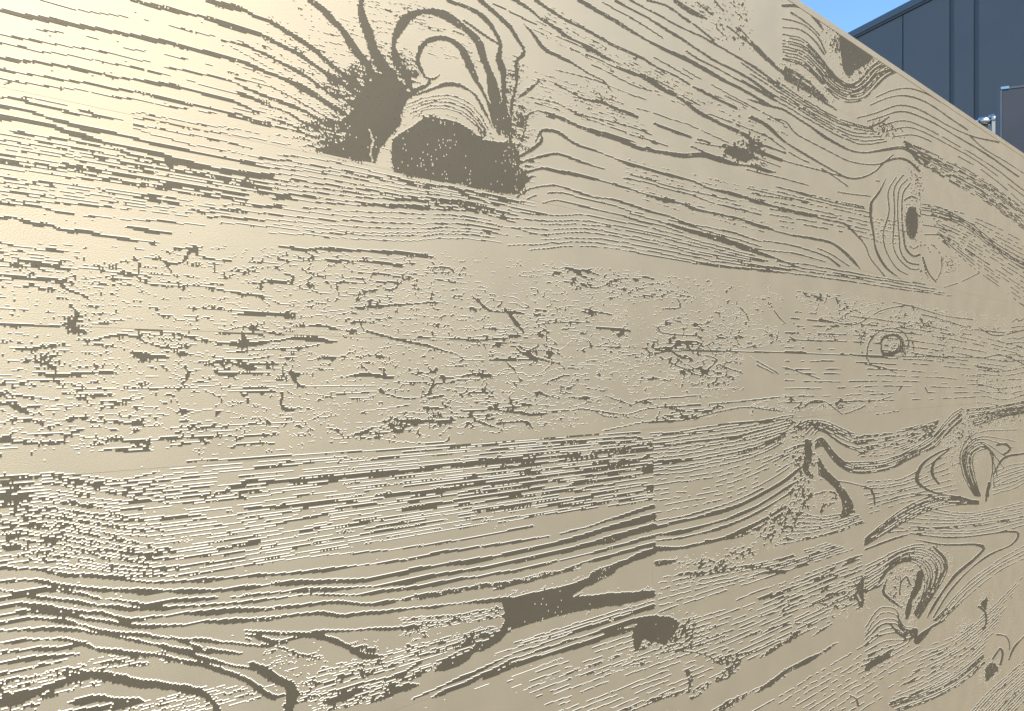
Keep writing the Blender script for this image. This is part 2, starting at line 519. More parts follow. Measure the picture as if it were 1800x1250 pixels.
ART_A = """
# top board and the right end of board B
s 5 | 1376,10 1400,10 1420,18 1437,38 1447,52
g 3.2 1 .15 | 1390,22 1420,42 1440,62
s 4 | 1376,33 1400,38 1420,48 1440,68 1452,92
s 3.4 | 1376,48 1405,52 1430,70 1448,95
B 10 1.5 1 .06 | 1376,58 1410,66 1437,92 1460,122 1478,140 1494,146 1510,138 1525,118 1545,104 | 1376,108 1410,118 1437,142 1465,170 1492,182 1520,176 1540,156 1560,136 1590,122
g 3.4 1 .1 | 1492,165 1520,150 1545,128 1575,122
p 1 | 1475,60 1485,57 1510,76 1537,95 1530,110 1512,120 1500,126 1495,136 1486,132 1480,110 1476,82
q .7 | 1452,58 1478,58 1482,100 1468,110
q .62 | 1500,120 1530,95 1545,103 1520,125 1505,140
p 1 | 1378,117 1395,122 1420,140 1440,160 1464,186 1440,173 1410,156 1378,141
e 2.5 .8 | 1393,130 1412,143 1425,152
s 3.2 | 1507,207 1540,198 1575,185 1600,187 1625,197 1675,225 1712,240 1755,250
s 3 | 1525,213 1550,205 1575,197 1600,199 1640,215 1690,245 1725,265 1790,310
s 2.6 | 1540,170 1570,158 1600,155 1630,165 1656,180
s 2.6 | 1530,185 1560,172 1590,168 1625,178 1660,200 1700,228
g 2 1 .2 | 1545,222 1585,212 1620,222 1670,248 1740,290 1800,335
g 2 1 .25 | 1560,230 1600,224 1650,245 1720,285 1800,345
g 1.8 1 .25 | 1570,240 1610,238 1660,262 1730,302 1800,360
s 3 | 1530,222 1548,215 1562,205
q .85 | 1530,220 1562,213 1584,240 1570,243
b 9 1.3 .95 .5 | 1585,245 1640,268 1720,308 1800,365 | 1612,285 1660,315 1730,355 1800,405
s 2.2 | 1705,240 1730,262 1762,280 1800,305
b 5 2.2 1 .08 | 1350,128 1375,146 1400,163 1437,185 1475,204 1530,222 | 1350,170 1400,198 1450,228 1490,248 1520,256 1560,250
s 4.2 | 1350,185 1380,195 1420,220 1450,240 1490,262 1520,268 1560,262 1590,260 1612,276
s 4.2 | 1350,222 1375,245 1400,262 1430,280 1465,300 1490,312 1515,312 1540,300 1555,285 1580,278 1600,285 1615,300
g 2 1 .2 | 1358,208 1380,214 1400,235 1450,262 1500,285 1545,288 1570,272
g 1.8 1 .35 | 1350,240 1400,275 1450,300 1490,328
g 1.6 .9 .35 | 1350,275 1420,293 1500,315 1545,318
g 1.8 1 .2 | 1350,307 1420,325 1480,338 1530,345
g 1.6 1 .2 | 1400,339 1470,357 1520,367
g 2 1 .1 | 1350,339 1422,355
b 6 1.3 .95 .5 | 1350,320 1450,345 1530,362 | 1350,390 1450,405 1540,425
b 7 1.2 .95 .4 | 1350,100 1375,125 1420,160 1480,200 | 1300,60 1340,100 1376,130 1400,150
# oval knot of board B
p 1 | 1602,360 1609,364 1614,378 1614,400 1610,416 1603,425 1596,415 1591,395 1593,372
s 4.5 | 1557,313 1545,338 1531,358 1530,382 1535,412 1540,440 1557,470 1582,490
s 6 | 1531,355 1530,380
s 2.4 | 1575,312 1562,335 1562,370 1557,392 1552,412 1557,440 1575,470 1595,482
s 2.4 | 1587,307 1572,330 1572,370 1570,405 1570,432 1580,455 1600,472 1616,472
s 2.2 | 1595,315 1580,332 1577,370 1580,415 1582,440 1595,460 1614,465
s 3 | 1600,322 1587,340 1585,375 1587,410 1592,437 1605,450 1616,447
s 2 | 1590,352 1602,345 1612,350
s 1.8 | 1598,432 1606,437 1614,432
q .7 | 1603,290 1618,295 1619,350 1608,345
g 1.4 .7 .4 | 1617,300 1617,350 1618,420 1619,495
s 3.6 | 1350,360 1375,365 1400,374 1432,380 1457,387 1482,392 1500,407 1520,430 1530,455 1555,485
s 4.2 | 1350,402 1387,412 1432,419 1462,427 1487,445 1512,472
s 3 | 1350,424 1387,430 1425,440 1455,452 1475,467
s 1.8 | 1437,436 1462,447 1492,467
g 1.6 1 .2 | 1350,440 1400,446 1450,460
b 5 1.2 .6 .4 | 1535,380 1560,384 1585,388 | 1540,425 1560,428 1580,430
b 4 2.2 1 .06 | 1620,354 1650,360 1687,380 1712,395 1750,425 1800,453 | 1620,378 1660,386 1700,402 1730,426 1770,458 1800,474
g 1.8 .9 .3 | 1622,395 1660,402 1700,418
g 1.8 .9 .3 | 1625,412 1655,414 1690,435 1740,465
s 4 .8 | 1622,432 1628,430 1634,444
s 2.4 .9 | 1622,452 1632,480 1645,495
s 5 .75 | 1621,455 1628,480 1634,494
g 2.2 .8 .2 | 1636,428 1648,438 1655,455 1653,478 1645,494
q .62 | 1660,455 1680,452 1685,475 1670,480
g 1.8 .9 .2 | 1660,505 1690,495 1720,480
b 11 1.3 .95 .6 | 1630,360 1700,375 1800,420 | 1650,420 1720,480 1800,540
"""

ART_C = """
# the knotty boards at eye level: traced clots and cracks (fine cracks are grown below)
s 6.5 | 0,482 45,487 100,492 115,505 150,520 160,528
s 4 | 0,445 30,455 60,463 100,470 132,473
g 4 1 .3 | 0,425 60,437 120,441
s 3.5 | 105,400 160,410 220,420 280,428
s 5 | 235,452 245,466 241,482 222,484
s 7 | 275,455 295,465 300,478
g 5 1 .15 | 255,450 310,462 335,440
g 3.5 1 .1 | 345,447 380,457 450,461
g 4 1 .12 | 280,495 330,500 390,510 450,518
g 5 1 .15 | 330,540 390,543 450,548 500,552
s 9 | 122,535 135,550 130,564 112,570
s 6 | 112,571 60,573 0,570
q .6 | 95,560 150,540 180,590 130,600
s 5 | 215,582 270,580 330,590 345,596
g 4 1 .2 | 160,598 220,588 270,605 310,612 345,606
s 6 | 58,620 66,635 95,645 100,658
s 7 | 60,652 105,660 150,655 205,654
s 8 | 230,618 255,625 292,626
s 7 | 320,640 330,660 318,674
q .38 | 130,580 330,575 345,650 150,655
q .42 | 20,600 130,600 120,650 20,645
s 12 | 420,597 432,600
s 7 | 380,603 425,607 470,602
g 5 1 .15 | 350,598 425,602 500,597
g 4 1 .1 | 385,590 405,586 445,586 465,590
g 4 1 .1 | 395,580 425,574 455,580
s 4 | 425,575 425,620
g 3.5 1 .1 | 360,640 400,637 425,643 450,637 490,640
g 3.5 1 .2 | 370,625 425,632 480,625
g 3.5 1 .2 | 375,655 425,657 475,654
s 8 | 424,690 430,694 437,690
g 4 1 .1 | 405,688 455,688
g 3 1 .1 | 412,682 448,682
s 1.5 .9 | 100,682 250,682 400,680 560,679 680,676
g 3 1 .15 | 0,672 30,671 60,668 110,672
g 4 1 .2 | 0,690 60,698 120,700 180,692
g 4 1 .2 | 140,692 175,695 
g 4 1 .25 | 180,705 240,702 260,692
s 3 | 362,685 372,690 390,703 378,713
s 5 | 295,693 304,695
g 4 1 .2 | 0,743 40,735 80,742 120,740
s 5 | 140,735 160,742 185,743
g 4 1 .3 | 200,740 260,748 300,745 330,740
g 4.5 1 .15 | 0,770 30,762 60,765 110,762 150,768 200,772 230,778 260,790
s 7 | 0,773 40,778 90,778 120,776
q .7 | 160,770 215,770 215,787 180,783
s 11 | 262,770 258,785 250,790
s 6 | 205,792 270,791
s 6 | 405,783 430,778 450,777 482,778
g 3.5 1 .25 | 280,770 350,768 400,767 450,765
g 3 1 .3 | 300,752 380,750 450,746 520,742
s 7 | 450,553 500,553 530,547
q .5 | 490,540 560,545 540,570 480,560
g 5 1 .15 | 490,577 560,572 600,580
s 8 | 492,596 520,593 560,596 588,598
s 9 | 634,566 640,582
s 6 | 620,566 650,566
s 5 | 646,582 700,596 750,606
q .55 | 590,560 640,560 645,600 600,595
s 4 | 450,615 480,613 530,611 560,605
s 9 | 558,630 588,631
g 5 1 .1 | 540,632 600,624 625,615
q .5 | 600,600 700,615 690,660 620,640
s 6 | 515,640 510,658 520,672 532,680
s 6 | 608,660 640,658 690,664
s 8 | 676,648 678,664 692,662
s 7 | 635,640 645,650
s 5 | 762,668 760,676 753,690
s 2.5 | 712,672 760,672 800,671
g 4.5 1 .05 | 750,607 800,622 815,633
s 5 | 735,593 790,594 850,598 900,592
s 5 | 615,542 640,540 680,537 720,534 770,530
s 6 | 830,520 845,532 860,545 893,548
s 4 | 540,500 550,485 580,482
s 4 | 540,500 547,510 570,515
g 5 1 .15 | 640,510 690,508 700,500
g 4 1 .1 | 480,455 530,458 600,457 690,463
s 7 | 500,480 515,485 510,500
g 4 1 .15 | 630,480 680,484 720,490
g 4 1 .1 | 630,490 700,497
s 4.5 | 615,700 650,698
s 10 | 590,754 602,768
s 4 | 575,752 595,756
g 6 .9 .1 | 612,768 640,758 660,750
g 6 1 .1 | 665,742 700,738 760,741 800,738
s 7 | 765,742 800,742
q .6 | 670,735 800,732 800,748 690,748
s 7 | 835,738 870,750
g 4 1 .15 | 780,712 820,722 900,715
g 4 1 .15 | 560,700 600,692 660,690
g 3.5 1 .2 | 670,690 720,700 760,692
g 4 1 .1 | 680,773 720,778 780,778 790,768
g 3 1 .2 | 550,735 650,722 720,712
g 3.5 1 .2 | 750,480 790,478
s 4 | 750,470 790,470 798,478
s 6 | 900,558 912,572 920,582
s 6 | 895,632 945,631
s 5 | 945,630 985,640 993,648
s 3 | 965,670 990,660 1000,659
s 7 | 900,724 940,728 962,725
s 6 | 915,738 930,745 935,753
s 10 | 922,740 930,752
g 5 1 .1 | 900,742 930,740
g 4 1 .1 | 945,690 985,700
g 5 1 .1 | 1000,698 1030,702
s 4 | 1045,722 1060,730 1085,733
s 3 | 1065,695 1110,712
g 3 1 .1 | 1110,712 1140,702 1200,698 1225,695
g 3 1 .1 | 960,722 1040,720 1100,728 1140,718 1210,712 1300,706
s 3.5 | 1025,541 1055,549 1075,552
g 4.5 1 .1 | 1048,576 1080,579 1105,581
g 3 1 .1 | 940,570 1000,565 1040,567
s 3 | 1158,575 1165,585 1225,590
s 3 | 1175,638 1180,628 1176,635 1200,647 1222,658
s 3 | 1240,624 1260,632 1244,648
s 3 | 1262,640 1290,650 1305,655
s 8 | 1320,626 1326,632
s 4 | 1330,634 1345,643
g 2.5 1 .2 | 1190,525 1195,540 1165,542
g 2.5 1 .2 | 1300,540 1310,550 1315,560
g 3 1 .1 | 1165,715 1210,713 1300,706 1350,700
s 2.2 | 1330,640 1345,648
g 2.6 1 .05 | 1140,743 1200,738 1300,716 1350,720
g 2.5 1 .1 | 1060,757 1140,741 1200,739
q .2 | 0,440 450,440 900,460 1300,505 1300,705 900,755 450,790 0,800
B 14 1.2 .95 .62 | 1380,540 1600,560 1800,605 | 1380,715 1600,705 1716,700
# ring knot and the joint line beside it
s 5.5 | 1549,612 1549,598 1560,590 1575,589 1585,598 1583,612 1568,620 1553,621 1548,612
s 3.2 | 1523,630 1526,606 1538,588 1555,578 1572,577 1588,584 1597,600 1594,612
s 3 | 1525,630 1530,640 1546,646
g 2.4 .8 .2 | 1515,620 1512,600 1520,585
g 2.2 .8 .2 | 1604,600 1606,618
s 1.6 1 | 1150,615 1350,619 1480,623 1600,626 1730,629
g 2.6 1 .2 | 1730,629 1760,624 1800,640
g 2.4 .9 .2 | 1570,530 1610,540 1660,555 1710,562
g 2.4 .9 .3 | 1590,545 1650,560 1720,580 1780,585
g 2.4 .9 .2 | 1720,575 1750,590 1800,580
g 2.4 .9 .3 | 1440,560 1500,570 1550,545 1600,535
s 2.4 | 1360,545 1370,558 1380,568
g 2.4 .9 .1 | 1370,645 1385,646 1410,655 1440,665
g 2.4 .9 .1 | 1520,640 1550,645 1575,655
s 3.4 | 1585,678 1580,685
s 3.4 | 1535,688 1520,686
s 3.4 | 1625,680 1630,690
s 3 | 1550,702 1565,697
s 4 .8 | 1695,660 1710,662
B 7 1.4 .95 .55 | 1718,640 1760,645 1800,640 | 1718,712 1760,718 1800,712
b 6 1.5 .9 .15 | 1780,560 1800,555 1810,556 | 1760,640 1790,640 1810,640
g 1.2 .5 .4 | 1718,640 1718,715
g 2 .8 .3 | 1700,570 1720,590 1760,600
g 2 .9 .1 | 1415,712 1430,704 1450,705 1470,720 1480,728
g 3 .9 .1 | 1485,727 1510,718 1520,712
g 2 .8 .2 | 1540,728 1580,722
"""

ART_D = """
# board row under eye level, left board
q .62 | 0,836 30,836 55,862 45,885 0,890
q .36 | 0,880 60,870 110,910 110,985 0,998
s 9 | 36,962 48,966
s 10 | 50,975 56,986
B 19 2.6 .95 .28 | 0,840 85,834 200,842 330,820 600,800 900,779 1147,763 | 0,925 100,935 250,960 400,945 600,905 900,862 1147,828
B 12 2.6 .95 .38 | 0,925 100,935 250,960 400,945 600,905 900,862 1147,828 | 0,1000 100,1000 220,1014 330,1014 450,995 600,965 900,915 1147,880
B 5 2.6 .8 .35 | 0,850 80,860 180,885 280,925 | 0,985 90,975 180,985 260,1000
B 4 2.6 .95 .2 | 85,830 180,838 300,850 450,848 | 140,860 200,872 300,890 450,885
s 2.2 | 0,836 60,834 85,831
s 3.5 | 330,810 450,804 620,794 800,783 900,777 1015,767 1125,760
g 3 1 .1 | 450,822 550,806 610,802
s 5 | 450,846 520,843 620,835 680,828 
g 6 1 .1 | 640,833 700,828 800,818 900,806
g 5 1 .1 | 450,892 520,888 580,882 640,880
g 6 1 .05 | 660,870 720,866 800,858 850,850 900,846
g 5 1 .1 | 700,898 780,884 850,872 900,868
s 4 | 900,845 1000,832 1050,824 1110,812 1140,800
g 4 1 .1 | 900,865 1000,850 1060,843 1120,835 1147,828
s 4 | 1118,866 1147,857
g 4.5 1 .1 | 900,811 1000,800 1060,795 1130,780
g 3 1 .2 | 450,992 550,978 640,970 700,965 800,952 
g 4 1 .15 | 620,975 740,960 860,940 900,932
s 6 | 0,1001 60,998 100,1009 150,1009 200,1015 250,1022 330,1022 400,1016 450,1011
g 5.5 1 .04 | 450,1012 500,1008 560,1003 640,993 720,983 800,967 900,953 1000,935 1100,905 1148,890
s 8 | 0,1022 70,1022 120,1030 180,1035 240,1040 300,1040 360,1038 420,1033 470,1028
s 8 | 470,1028 530,1025 590,1022 640,1020 700,1008 780,993 850,983 900,973 1000,950 1080,925 1148,905
g 6 1 .06 | 0,1037 50,1040 90,1035 140,1045 200,1055 260,1062 320,1055 400,1050 450,1046
s 6.5 | 450,1045 520,1038 600,1034 680,1028 760,1012 850,998 900,988 1000,966 1100,937 1149,922
g 6 1 .06 | 0,1051 50,1048 120,1055 180,1065 250,1071 330,1066 400,1062 450,1056
g 5 1 .04 | 450,1056 540,1046 620,1045 700,1036 800,1020 900,1004 1000,982 1100,956 1149,942
s 7 | 0,1067 40,1062 100,1071 170,1078 230,1088 300,1080 380,1075 450,1071
s 6.5 | 450,1072 520,1065 590,1058 650,1062 700,1055
g 9 .8 .04 | 700,1055 800,1038 900,1022 980,1006 1020,992
s 6.5 | 0,1082 60,1075 120,1082 180,1092 240,1100 300,1100 380,1092 450,1090
s 7 | 450,1088 500,1083 560,1078 600,1083 640,1078 700,1072 740,1068 800,1062 870,1055 900,1052
s 6.5 | 0,1095 60,1088 130,1095 180,1108 240,1115 300,1122 360,1125 420,1132 450,1135
s 6 | 0,1110 70,1104 120,1106 200,1118 260,1130 320,1140 380,1148
s 6 | 0,1130 60,1124 130,1126 180,1142 240,1150
s 6 | 0,1147 60,1140 110,1138 150,1130
g 6 1 .1 | 0,1165 40,1160 80,1155 140,1150 
g 6 1 .1 | 0,1185 60,1172 120,1160
b 5 2.4 .8 .4 | 0,1195 100,1175 200,1150 300,1140 | 0,1215 100,1190 200,1175 300,1165
s 9 | 190,1143 250,1150 290,1155 330,1165 370,1172 410,1185 440,1200 452,1208
s 7 | 270,1130 330,1150 400,1168 450,1176
g 6 1 .15 | 300,1118 360,1140 430,1150
s 13 | 450,1172 480,1190 505,1205
s 15 | 500,1198 514,1212 512,1230 505,1255
s 15 | 0,1236 40,1226 80,1207 130,1192 170,1185 200,1190 240,1200 280,1205 330,1210 362,1222 380,1240 385,1262
q .65 | 30,1215 90,1200 110,1215 60,1250 0,1262
s 12 | 120,1236 170,1226 215,1231 250,1234
g 8 1 .1 | 250,1234 180,1244 105,1256
s 8 | 460,1215 485,1225 500,1222
B 8 2.4 .95 .4 | 180,1250 320,1215 380,1200 | 350,1262 420,1240 480,1220
b 6 2.4 .85 .4 | 0,1208 110,1182 150,1178 | 0,1258 120,1218 200,1200
# lower middle
s 9 | 450,1119 490,1128 540,1116 580,1124 600,1132 620,1143 640,1152 672,1152
q .75 | 600,1128 660,1130 678,1152 630,1155
g 5 1 .05 | 450,1111 520,1113 570,1110 620,1108 700,1104 740,1098
q .68 | 690,1103 760,1100 765,1118 720,1125 700,1115
q .6 | 715,1120 740,1120 735,1150 715,1150
g 4 1 .2 | 455,1130 520,1148 570,1160
q .5 | 450,1140 560,1145 580,1165 470,1175
q .45 | 455,1160 560,1180 540,1215 520,1190
s 13 | 630,1176 640,1190
q .6 | 622,1170 680,1160 660,1195 625,1195
B 9 2.2 .95 .45 | 570,1170 700,1140 860,1100 | 520,1225 700,1175 900,1110
B 6 2.2 .95 .45 | 700,1085 800,1080 880,1065 | 720,1110 800,1100 890,1085
B 9 2.2 .95 .5 | 520,1215 640,1205 760,1165 840,1130 | 560,1255 640,1235 700,1210
g 4 .9 .15 | 500,1240 560,1222 620,1205 700,1185 740,1165
s 7 | 645,1238 680,1223 700,1212 735,1203
g 8 .9 .05 | 570,1235 600,1225 640,1208
s 6 | 575,1252 590,1240
s 15 | 765,1178 800,1164 830,1145
s 17 | 830,1143 862,1128 885,1112
s 14 | 880,1112 895,1090
p 1 | 882,1055 940,1040 1000,1028 1060,1005 1100,995 1060,1020 1030,1034 1000,1050 1060,1043 1110,1040 1152,1036 1152,1050 1100,1062 1030,1073 960,1088 900,1108 888,1092
g 14 .95 .02 | 1040,1010 1080,995 1110,985
s 16 | 1105,985 1149,968
s 9 | 950,963 1050,936 1149,907
s 9 | 1000,967 1080,946 1149,925
s 5 | 1040,972 1149,943
g 5 1 .06 | 900,1028 980,1008 1020,1000
s 9 .95 | 975,1008 1000,1001
g 5 1 .08 | 1020,990 1080,975 1149,956
g 5 .95 .1 | 720,1232 800,1196 850,1175 900,1150 960,1130 1020,1108 1080,1090 1150,1064
b 3 2 1 .15 | 900,1130 1000,1098 1150,1052 | 900,1142 1000,1112 1150,1072
s 7 | 760,1226 850,1186 900,1160 980,1135 1060,1108 1110,1093 1150,1085
s 10 | 850,1194 900,1170 980,1146 1060,1120 1112,1104
e 1.6 .9 | 760,1218 850,1180 900,1155
e 1.5 .9 | 900,1163 980,1138 1060,1113
p 1 | 1112,1106 1130,1087 1155,1082 1180,1084 1197,1095 1188,1110 1172,1134 1150,1130 1130,1122 1124,1144 1113,1140
q .62 | 1180,1080 1210,1078 1235,1100 1230,1130 1170,1140 1120,1150
# right board of that row
b 9 2.4 1 .18 | 1148,764 1200,758 1280,747 1350,735 1395,727 | 1148,838 1200,834 1250,824 1320,807 1375,782
s 3 | 1144,762 1200,758 1280,744 1360,740
s 3 | 1148,780 1180,781 1215,776 1290,768 1360,750
s 3 | 1148,812 1200,810 1250,803 1320,790 1380,762
B 7 1.6 .95 .62 | 1150,838 1250,826 1330,806 1400,780 | 1150,905 1250,886 1330,858 1400,815
s 3.2 | 1150,915 1200,908 1280,885 1340,858
s 6 | 1150,928 1187,919 1237,907 1300,888 1350,862 1385,840 1412,818
s 6 | 1152,940 1200,934 1260,918 1310,900 1360,872 1402,845
s 4.5 | 1155,950 1200,945 1260,930 1320,907 1370,878 1400,860
g 6 .95 .05 | 1152,964 1200,962 1225,957 1280,943 1330,920 1380,890
g 4 .85 .1 | 1240,950 1300,942 1350,918 1390,895
s 11 .95 | 1155,990 1185,985
q .75 | 1160,985 1200,978 1260,985 1300,960 1340,950 1320,975 1260,1005 1210,998
g 9 .7 .1 | 1190,1010 1260,1003 1330,995 1350,1000
q .6 | 1320,930 1375,890 1430,850 1430,880 1390,935 1350,960
B 7 1.8 .95 .45 | 1155,1010 1250,1000 1350,985 1450,955 | 1160,1078 1250,1048 1350,1016 1500,966
q .6 | 1195,1000 1230,1000 1220,1025 1200,1020
# its knot
s 13 | 1418,775 1421,800 1416,825 1426,838
s 15 | 1414,815 1420,826
s 4 | 1402,784 1425,779
q .62 | 1378,742 1420,738 1430,760 1395,775
q .6 | 1385,780 1430,775 1435,850 1400,850
q .66 | 1390,850 1432,838 1432,880 1400,900 1385,880
B 6 1.6 1 .05 | 1432,775 1442,767 1457,782 1475,803 1492,811 1530,810 1562,805 1600,790 1640,765 1670,730 1690,716 | 1433,790 1445,785 1460,805 1480,823 1500,833 1530,833 1565,826 1600,808 1640,790 1660,770 1690,740
b 6 1.8 1 .08 | 1438,800 1450,822 1470,843 1490,868 1500,890 1490,908 | 1438,835 1455,846 1472,865 1480,885 1478,908
b 5 1.4 .95 .2 | 1395,748 1420,736 1450,737 1475,748 1500,758 | 1430,770 1440,758 1455,765 1480,785 1510,795
g 4.5 .85 .05 | 1375,932 1405,900 1420,876 1440,866 1466,865 1468,880 1446,890 1441,910
s 9 | 1404,903 1396,922
q .62 | 1445,875 1470,868 1466,895 1444,900
b 6 1.5 .95 .5 | 1400,900 1450,905 1500,895 | 1370,960 1450,945 1520,920
s 2.4 | 1455,842 1500,850 1530,858
s 3.4 | 1531,860 1536,872 1537,886
b 8 1.4 .95 .6 | 1500,765 1560,758 1650,738 | 1510,805 1580,795 1640,765
s 2.6 | 1505,768 1525,764
B 8 1.2 .95 .5 | 1510,842 1580,838 1655,800 | 1530,905 1600,884 1690,876
B 7 1.2 .95 .45 | 1600,880 1700,900 1800,880 | 1560,940 1680,930 1800,915
# knot at the far right of that row
B 8 1.7 1 .05 | 1712,872 1692,835 1686,800 1700,770 1725,755 1760,750 1800,746 | 1724,872 1715,840 1710,812 1716,796 1738,790 1747,804 1742,840 1734,880
s 4.2 | 1675,785 1650,795 1625,812 1612,835 1615,850 1640,865 1672,871
s 3.4 | 1668,790 1642,812 1638,832 1650,850
s 8 .9 | 1714,850 1720,872
s 7 .9 | 1738,848 1733,880
q .45 | 1655,760 1700,730 1800,720 1800,745 1720,752 1700,850 1672,850 1690,780 1700,850 1680,850
b 7 1.8 .95 .2 | 1690,718 1740,715 1800,705 | 1715,750 1760,735 1800,728
s 4 .9 | 1752,782 1768,780 1775,790 1765,798
s 3.4 | 1745,835 1765,805 1800,797
b 6 1.6 .95 .3 | 1745,830 1775,815 1800,812 | 1745,870 1780,862 1800,850
b 5 2 .9 .15 | 1520,945 1590,890 1650,868 1720,880 | 1520,960 1600,915 1660,892 1720,886
g 2.4 .9 .2 | 1560,880 1600,868 1640,872
"""

ART_E = """
# lower rows
B 15 1.6 .95 .55 | 900,1182 1110,1112 1300,1060 1515,972 | 900,1340 1200,1218 1400,1122 1515,1068
B 6 1.6 .6 .45 | 930,1200 1110,1140 1250,1095 | 1100,1180 1200,1150 1300,1120
g 9 .8 .05 | 1255,1160 1300,1150 1335,1142
g 15 .72 .04 | 1258,1162 1292,1166 1275,1186 1240,1206 1215,1226
g 9 .75 .05 | 1205,1172 1214,1195 1212,1215
g 9 .68 .05 | 1100,1250 1160,1226 1210,1216
s 2.5 | 1190,1143 1230,1148 1255,1158
g 10 .75 .05 | 1250,1255 1300,1228 1350,1205 1382,1180
s 7 .95 | 1350,1203 1382,1180 1412,1165 1442,1148
g 6 .85 .1 | 1440,1150 1472,1130
g 10 .72 .08 | 1330,1160 1352,1145 1375,1130 1400,1115 1420,1103
g 5 .85 .1 | 1345,1108 1380,1098 1420,1097 1442,1106
g 5 .9 .1 | 1430,1118 1462,1096
s 5 | 1345,1006 1385,1003
g 3.5 1 .1 | 1397,998 1432,985
q .6 | 1370,940 1385,930 1390,950 1378,958
b 7 1.4 .95 .6 | 1350,1030 1430,1000 1515,970 | 1350,1090 1430,1065 1515,1035
q .75 | 1472,1060 1500,1035 1519,1020 1519,1050 1490,1065
p 1 | 1500,1048 1519,1003 1519,1072 1510,1064
e 3 .8 | 1507,1045 1512,1056
q .5 | 1430,1060 1480,1050 1500,1075 1440,1075
s 4.2 | 1521,966 1560,951 1600,938
B 9 1.5 1 .06 | 1521,992 1555,975 1590,960 1625,955 1655,970 1668,992 1660,1018 1645,1042 1615,1088 | 1521,1046 1545,1027 1560,1006 1585,990 1608,992 1622,1010 1622,1040 1605,1078
s 4.2 | 1521,1040 1545,1030 1553,1022
s 4.5 | 1558,1018 1552,1038 1560,1050 1585,1068
s 3 | 1581,1045 1584,1022 1594,1014 1600,1028
s 15 | 1617,1008 1613,1032
s 13 | 1613,1030 1600,1055
s 9 | 1600,1055 1593,1086
q .3 | 1560,985 1640,955 1668,985 1650,1050 1600,1090 1560,1050
q .62 | 1620,1000 1635,1020 1625,1070 1605,1085
s 4.5 | 1610,948 1660,957 1715,957 1730,963 1710,985 1680,1010 1650,1050 1630,1085
s 4.5 | 1715,958 1730,964 1722,974
s 3.2 | 1600,938 1680,945 1770,934 1790,938 1778,957 1740,975 1700,1005 1665,1045 1640,1085
s 4.5 | 1640,960 1662,985 1657,1008 1640,1035
b 4 2.2 .9 .08 | 1640,1090 1690,1030 1740,990 1800,958 | 1655,1095 1710,1045 1760,1005 1800,985
b 4 1.6 .95 .25 | 1600,925 1700,925 1800,905 | 1620,945 1720,945 1800,925
b 7 2 1 .08 | 1521,1100 1540,1070 1555,1062 1575,1068 1580,1085 1590,1100 1612,1104 | 1521,1162 1560,1150 1590,1136 1612,1116
s 3.6 | 1535,1112 1550,1098 1565,1097 1577,1112 1590,1120
s 4.2 | 1530,1120 1562,1113
p 1 | 1520,1183 1520,1166 1545,1155 1577,1145 1560,1158 1540,1171
s 9 | 1612,1126 1638,1102
g 7 .9 .05 | 1630,1105 1662,1090
g 7 .7 .1 | 1690,1060 1640,1090
s 3.6 | 1720,1066 1732,1076 1733,1095 1728,1106
p .9 | 1720,1062 1738,1046 1735,1078 1729,1070
q .75 | 1688,1100 1705,1095 1706,1112 1692,1116
b 9 1.4 .95 .5 | 1560,1240 1640,1205 1690,1175 1730,1140 | 1640,1130 1690,1110 1750,1060 1800,1010
b 5 2 .95 .2 | 1560,1236 1640,1205 1690,1175 1728,1145 | 1580,1252 1650,1226 1700,1196 1731,1166
p 1 | 1732,1203 1732,1172 1748,1163 1757,1176 1745,1190
s 3.6 | 1752,1115 1768,1118 1774,1130 1774,1142
s 3.4 | 1745,1158 1758,1140 1762,1150 1758,1168
s 5 | 1800,1118 1782,1138 1773,1160
b 10 2 .95 .3 | 1700,1255 1740,1212 1800,1160 | 1775,1262 1800,1235 1820,1215
s 6 .8 | 1770,1240 1790,1215
b 8 1.3 .95 .62 | 1345,1235 1450,1172 1515,1132 | 1500,1262 1600,1200 1720,1140
s 3.6 .9 | 1494,1222 1505,1228 1508,1240
"""

t0 = time.time()
for A in (ART_B, ART_A, ART_C, ART_D, ART_E):
    run_art(A, 0.78 if A is ART_C else 1.0)
print("grain drawn", round(time.time() - t0, 1))

# ------------------------------------------------------------------ noise on the wall's plane
def hsh(i, j, seed):
    h = (i.astype(np.int64) * 374761393 + j.astype(np.int64) * 668265263 + seed * 974634599) & 0xffffffff
    h = ((h ^ (h >> 13)) * 1274126177) & 0xffffffff
    h = ((h ^ (h >> 16)) * 2246822519) & 0xffffffff
    return ((h ^ (h >> 15)) & 0xffffff) / float(0xffffff)

def vn(x, y, seed):
    i, j = np.floor(x), np.floor(y)
    fx, fy = x - i, y - j
    fx = fx * fx * (3 - 2 * fx); fy = fy * fy * (3 - 2 * fy)
    i = i.astype(np.int64); j = j.astype(np.int64)
    return (hsh(i, j, seed) * (1 - fx) + hsh(i + 1, j, seed) * fx) * (1 - fy) + (hsh(i, j + 1, seed) * (1 - fx) + hsh(i + 1, j + 1, seed) * fx) * fy

def fbm(x, y, seed, o=4):
    t, a, n = 0, 0.5, 0
    for k in range(o):
        t = t + a * vn(x * 2 ** k + 7.3 * k, y * 2 ** k + 3.1 * k, seed + k); n += a; a *= 0.5
    return t / n

def to_sheet(u, v):
    Z = math.sin(TH) * D_WALL + math.cos(TH) * u
    X = -math.cos(TH) * D_WALL + math.sin(TH) * u
    Z = np.maximum(Z, 0.05)
    return CX + F_PX * X / Z, CY_H - F_PX * v / Z

